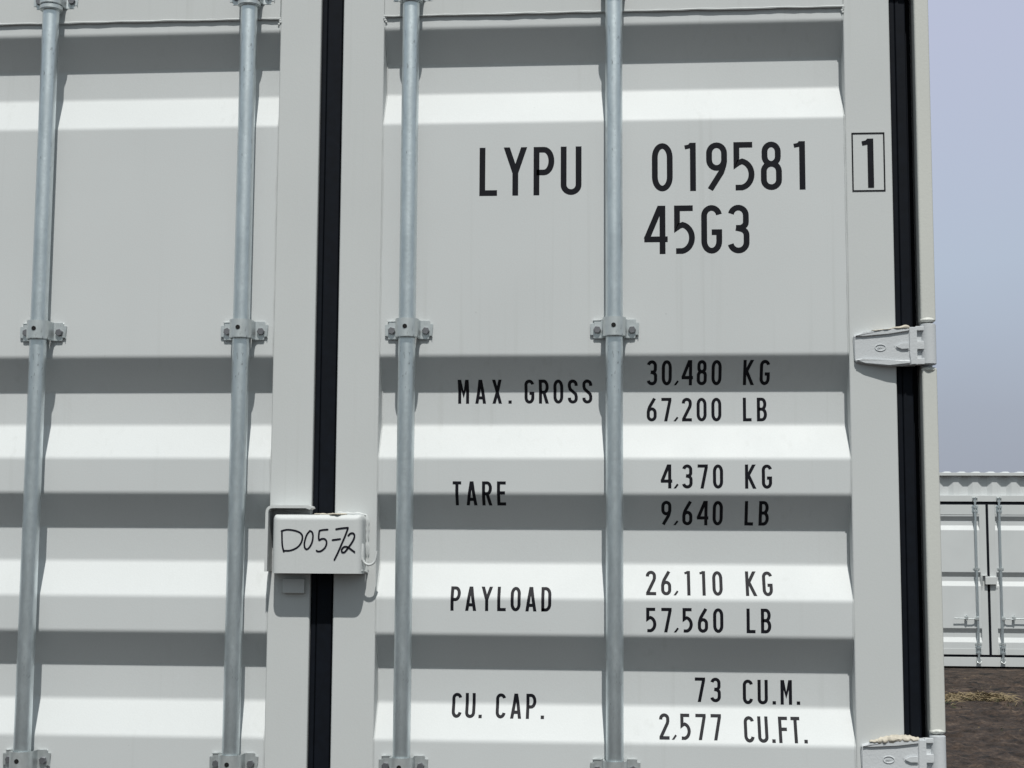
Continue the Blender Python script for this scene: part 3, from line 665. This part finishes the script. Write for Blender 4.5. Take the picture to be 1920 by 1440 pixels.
def mk_gask(s):
    bm = bmesh.new(); X0, X1 = sorted((s * .0, s * (DW + .02)))
    box(bm, X0, X1, .012, .045, 2.402, 2.449); box(bm, X0, X1, .012, .045, .136, .172)
    X0, X1 = sorted((0, s * .019)); box(bm, X0, X1, .010, .044, .172, 2.402); X0, X1 = sorted((s * DW, s * (DW + .02))); box(bm, X0, X1, .012, .044, .172, 2.402); return bm
def mk_bar(s):
    bm = bmesh.new(); cyl(bm, (0, RY, .08), (0, RY, 2.50), .0172, 20); return bm
def mk_br(z):
    def f():
        bm = bracket_mesh(z)
        for sx in (-1, 1): cyl(bm, (sx * .0345, -.011, z), (sx * .0345, -.003, z), .0076, 6)
        return bm
    return f
def mk_guide(z0, z1):          # long bearing bracket with side cheeks and four bolts
    bm = bmesh.new(); box(bm, -.042, .042, -.008, -.002, z0, z1, .002)
    for sx in (-1, 1):
        box(bm, *sorted((sx * .021, sx * .027)), -.040, -.006, z0 + .012, z1 - .012, .001)
        for z in (z0 + .02, z1 - .02): cyl(bm, (sx * .0345, -.014, z), (sx * .0345, -.007, z), .0065, 6)
    box(bm, -.026, .026, RY - .022, RY - .018, z1 - .042, z1 - .014, .001); box(bm, -.026, .026, RY - .022, RY - .018, z0 + .014, z0 + .038, .001)
    return bm
def mk_cam(z, d):
    def f():
        bm = bmesh.new(); box(bm, -.026, .026, RY - .014, RY + .014, z - .03, z + .03, .004); box(bm, -.034, .034, RY + .006, -.004, z - .015, z + .045 * d if d > 0 else z + .02, .002)
        tube(bm, [(-.028, RY - .004, z - .01), (-.030, RY - .022, z + .028 * d), (.0, RY - .028, z + .042 * d), (.030, RY - .022, z + .028 * d), (.028, RY - .004, z - .01)], .006, 8); return bm
    return f
def mk_handle(s):
    def f():
        bm = bmesh.new(); z = .705
        box(bm, *sorted((s * -.012, s * .045)), RY - .030, RY + .012, z - .022, z + .030, .006)
        tube(bm, [(s * .03, RY - .022, z + .006), (s * .08, RY - .030, z), (s * .15, RY - .026, z - .008), (s * .18, RY - .024, z + .002), (s * .25, RY - .024, z + .002), (s * .35, RY - .026, z + .004)], .008, 10)
        box(bm, *sorted((s * .15, s * .19)), RY - .034, -.002, z - .014, z + .036, .005)
        cyl(bm, (s * .17, RY - .02, z + .03), (s * .17, RY - .02, z + .052), .009, 12); cyl(bm, (s * .172, RY - .018, z - .035), (s * .172, RY - .018, z - .010), .011, 12); return bm
    return f
def mk_lock():
    bm = bmesh.new(); shell(bm, -.060, .108, -.055, -.002, 1.215, 1.330, .012)
    box(bm, -.1, -.095, -.046, -.001, 1.20, 1.345, .001); box(bm, -.095, -.02, -.046, -.001, 1.340, 1.345, .001)
    tube(bm, [(.108, -.042, 1.255), (.110, -.042, 1.225), (.125, -.042, 1.215), (.136, -.042, 1.235)], .003, 8); return bm
for k in (-1, 0, 1, 2):
    cx_ = 5.915 + k * 3.03
    if cx_ + DW > FX1 - .1: continue
    for s in (1, -1):
        d = cobj(('door', s), lambda: mk_door(s), PAINT, far, False); d.location = (cx_, 0, 0)
        cobj(('door_frame', s), lambda: mk_frame(s), PAINTF, d); cobj(('door_gasket', s), lambda: mk_gask(s), RUBBER, d)
        b2 = cobj(('locking_bar', s), lambda: mk_bar(s), GALV, far); b2.location = (cx_ + s * .177, 0, 0)
        for z in (2.305, 2.365, 1.442, .325): cobj(('bracket', z), mk_br(z), [GALVB, HOLE], b2)
        cobj(('cam', 1), mk_cam(2.470, 1), GALVB, b2); cobj(('cam', 0), mk_cam(.090, -1), GALVB, b2)
        cobj(('bracket', .28, 9), lambda: mk_guide(.180, .305), GALV, b2); cobj(('bracket', 2.3, 9), lambda: mk_guide(2.275, 2.395), GALV, b2)
        cobj(('handle', s), mk_handle(s), GALVB, b2)
    lb = cobj(('lock_box', 1), mk_lock, PAINTF, far); lb.location = (cx_, 0, 0)
    for e_ in (-1, 1):
        bm = bmesh.new(); a = cx_ + e_ * (DW + .042); box(bm, a - .022, a + .022, -.006, .10, .136, 2.449, .003); fobj('door_post', bm, PAINTF)

# ================================================================== GROUND
def gz(x, y):
    v_ = Vector((x, y, 0))
    dense = 1 if (1 < x < 10 and 5 < y < 21) else .3
    z = -.075 + .030 * noise.fractal(v_ * .35, 1, 2, 3)
    if dense == 1:
        z += .035 * noise.ridged_multi_fractal(Vector((x * .9 + .25 * y, y * 2.6 - x * .5, 3)), 1, 2.1, 4, 1, 2) * .6 - .02
        z += .030 * noise.fractal(v_ * 6, .8, 2.2, 4) + .05 * max(0, noise.noise(Vector((x * 9, y * 7, 1))) - .15) 
    # tyre ruts
    for c, wd, dp in ((14.1, .22, .055), (15.7, .2, .03)):
        yy = c + .12 * math.sin(x * .7) + .06 * (x - 5); q = (y - yy) / wd
        z += -dp * math.exp(-q * q) + dp * .55 * math.exp(-(abs(q) - 1.7) ** 2 * 3)
    if y > 18: z = z * max(0, min(1, (21.0 - y) / 3)) + (-.025) * max(0, min(1, (y - 18) / 3)) if y < 26 else -.03
    d = math.hypot(max(0, abs(x) - 1.5), max(0, -y - .5, y - 12.6)); q = max(0, 1 - d / 2.2)      # firmer, higher ground under the near container
    z = z * (1 - q) + .048 * q
    return z
def axis(segs):
    o = []
    for a, b_, st in segs:
        n = max(1, round((b_ - a) / st)); o += [a + (b_ - a) * i / n for i in range(n)]
    o.append(segs[-1][1]); return o
XS = axis(((-1500, -200, 200), (-200, -20, 20), (-20, -5, 1.2), (-5, 2.6, .4), (2.6, 8.2, .04), (8.2, 30, 1.2), (30, 200, 20), (200, 1500, 200)))
YS = axis(((-1500, -200, 200), (-200, -10, 20), (-10, 8, .5), (8, 21.2, .04), (21.2, 40, 1.2), (40, 200, 20), (200, 1500, 200)))
nx = len(XS); verts = [(x, y, gz(x, y)) for y in YS for x in XS]
faces = [(j * nx + i, j * nx + i + 1, (j + 1) * nx + i + 1, (j + 1) * nx + i) for j in range(len(YS) - 1) for i in range(nx - 1)]
me = bpy.data.meshes.new('ground'); me.from_pydata(verts, [], faces); me.materials.append(GL); me.shade_smooth()
g = bpy.data.objects.new('ground', me); COL.objects.link(g); g['kind'] = 'structure'; g['label'] = 'bare brown mud churned by tyres'

# dry grass along the edge of the rut, seen right of the near doors
bm = bmesh.new(); rnd = random.Random(3)
def blade(bm, x, y, hgt, mi):
    z = gz(x, y) - .004; a = rnd.choice((0, math.pi)) + rnd.gauss(0, .8); ln = rnd.uniform(1.0, 3.2) * hgt; dx, dy = math.cos(a) * ln, math.sin(a) * ln; w_ = rnd.uniform(.0022, .0045)
    px, py = -math.sin(a) * w_, math.cos(a) * w_
    v0 = bm.verts.new((x - px, y - py, z)); v1 = bm.verts.new((x + px, y + py, z + .002)); v2 = bm.verts.new((x + dx * .4 + px, y + dy * .4 + py, z + hgt * .8 + .003)); v3 = bm.verts.new((x + dx * .4 - px, y + dy * .4 - py, z + hgt * .8 - .003)); v4 = bm.verts.new((x + dx, y + dy, z + hgt * rnd.uniform(.2, .9)))
    for f in (bm.faces.new((v0, v1, v2, v3)), bm.faces.new((v3, v2, v4))): f.material_index = mi
for i in range(9000):
    x = rnd.uniform(3.6, 7.6); yc = 15.7 - .42 * (x - 5) + .25 * noise.noise((x * 1.1, 4, 0))
    green = rnd.random() < .35
    y = rnd.gauss(yc - (.34 if green else 0), max(.08, .24 - .09 * max(0, x - 4.7)))
    if noise.noise((x * 1.6, y * 1.3, 9)) < -.02 + .35 * abs(y - yc) + .06 * max(0, x - 5.3): continue
    blade(bm, x, y, rnd.uniform(.010, .042) * (2.2 if x < 5.0 and not green else .85), 1 if green else 0)
for i in range(700):
    x = rnd.uniform(3.2, 7.8); y = rnd.uniform(12, 20)
    if noise.noise((x * .9, y * 1.6, 2)) > .22: blade(bm, x, y, rnd.uniform(.008, .025), 0 if rnd.random() < .6 else 1)
o = obj('dry_grass', bm, [STRAW, GREEN], None, smooth=False); o['kind'] = 'stuff'; o['label'] = 'thin strip of dry straw coloured grass on the mud'; o['category'] = 'grass'
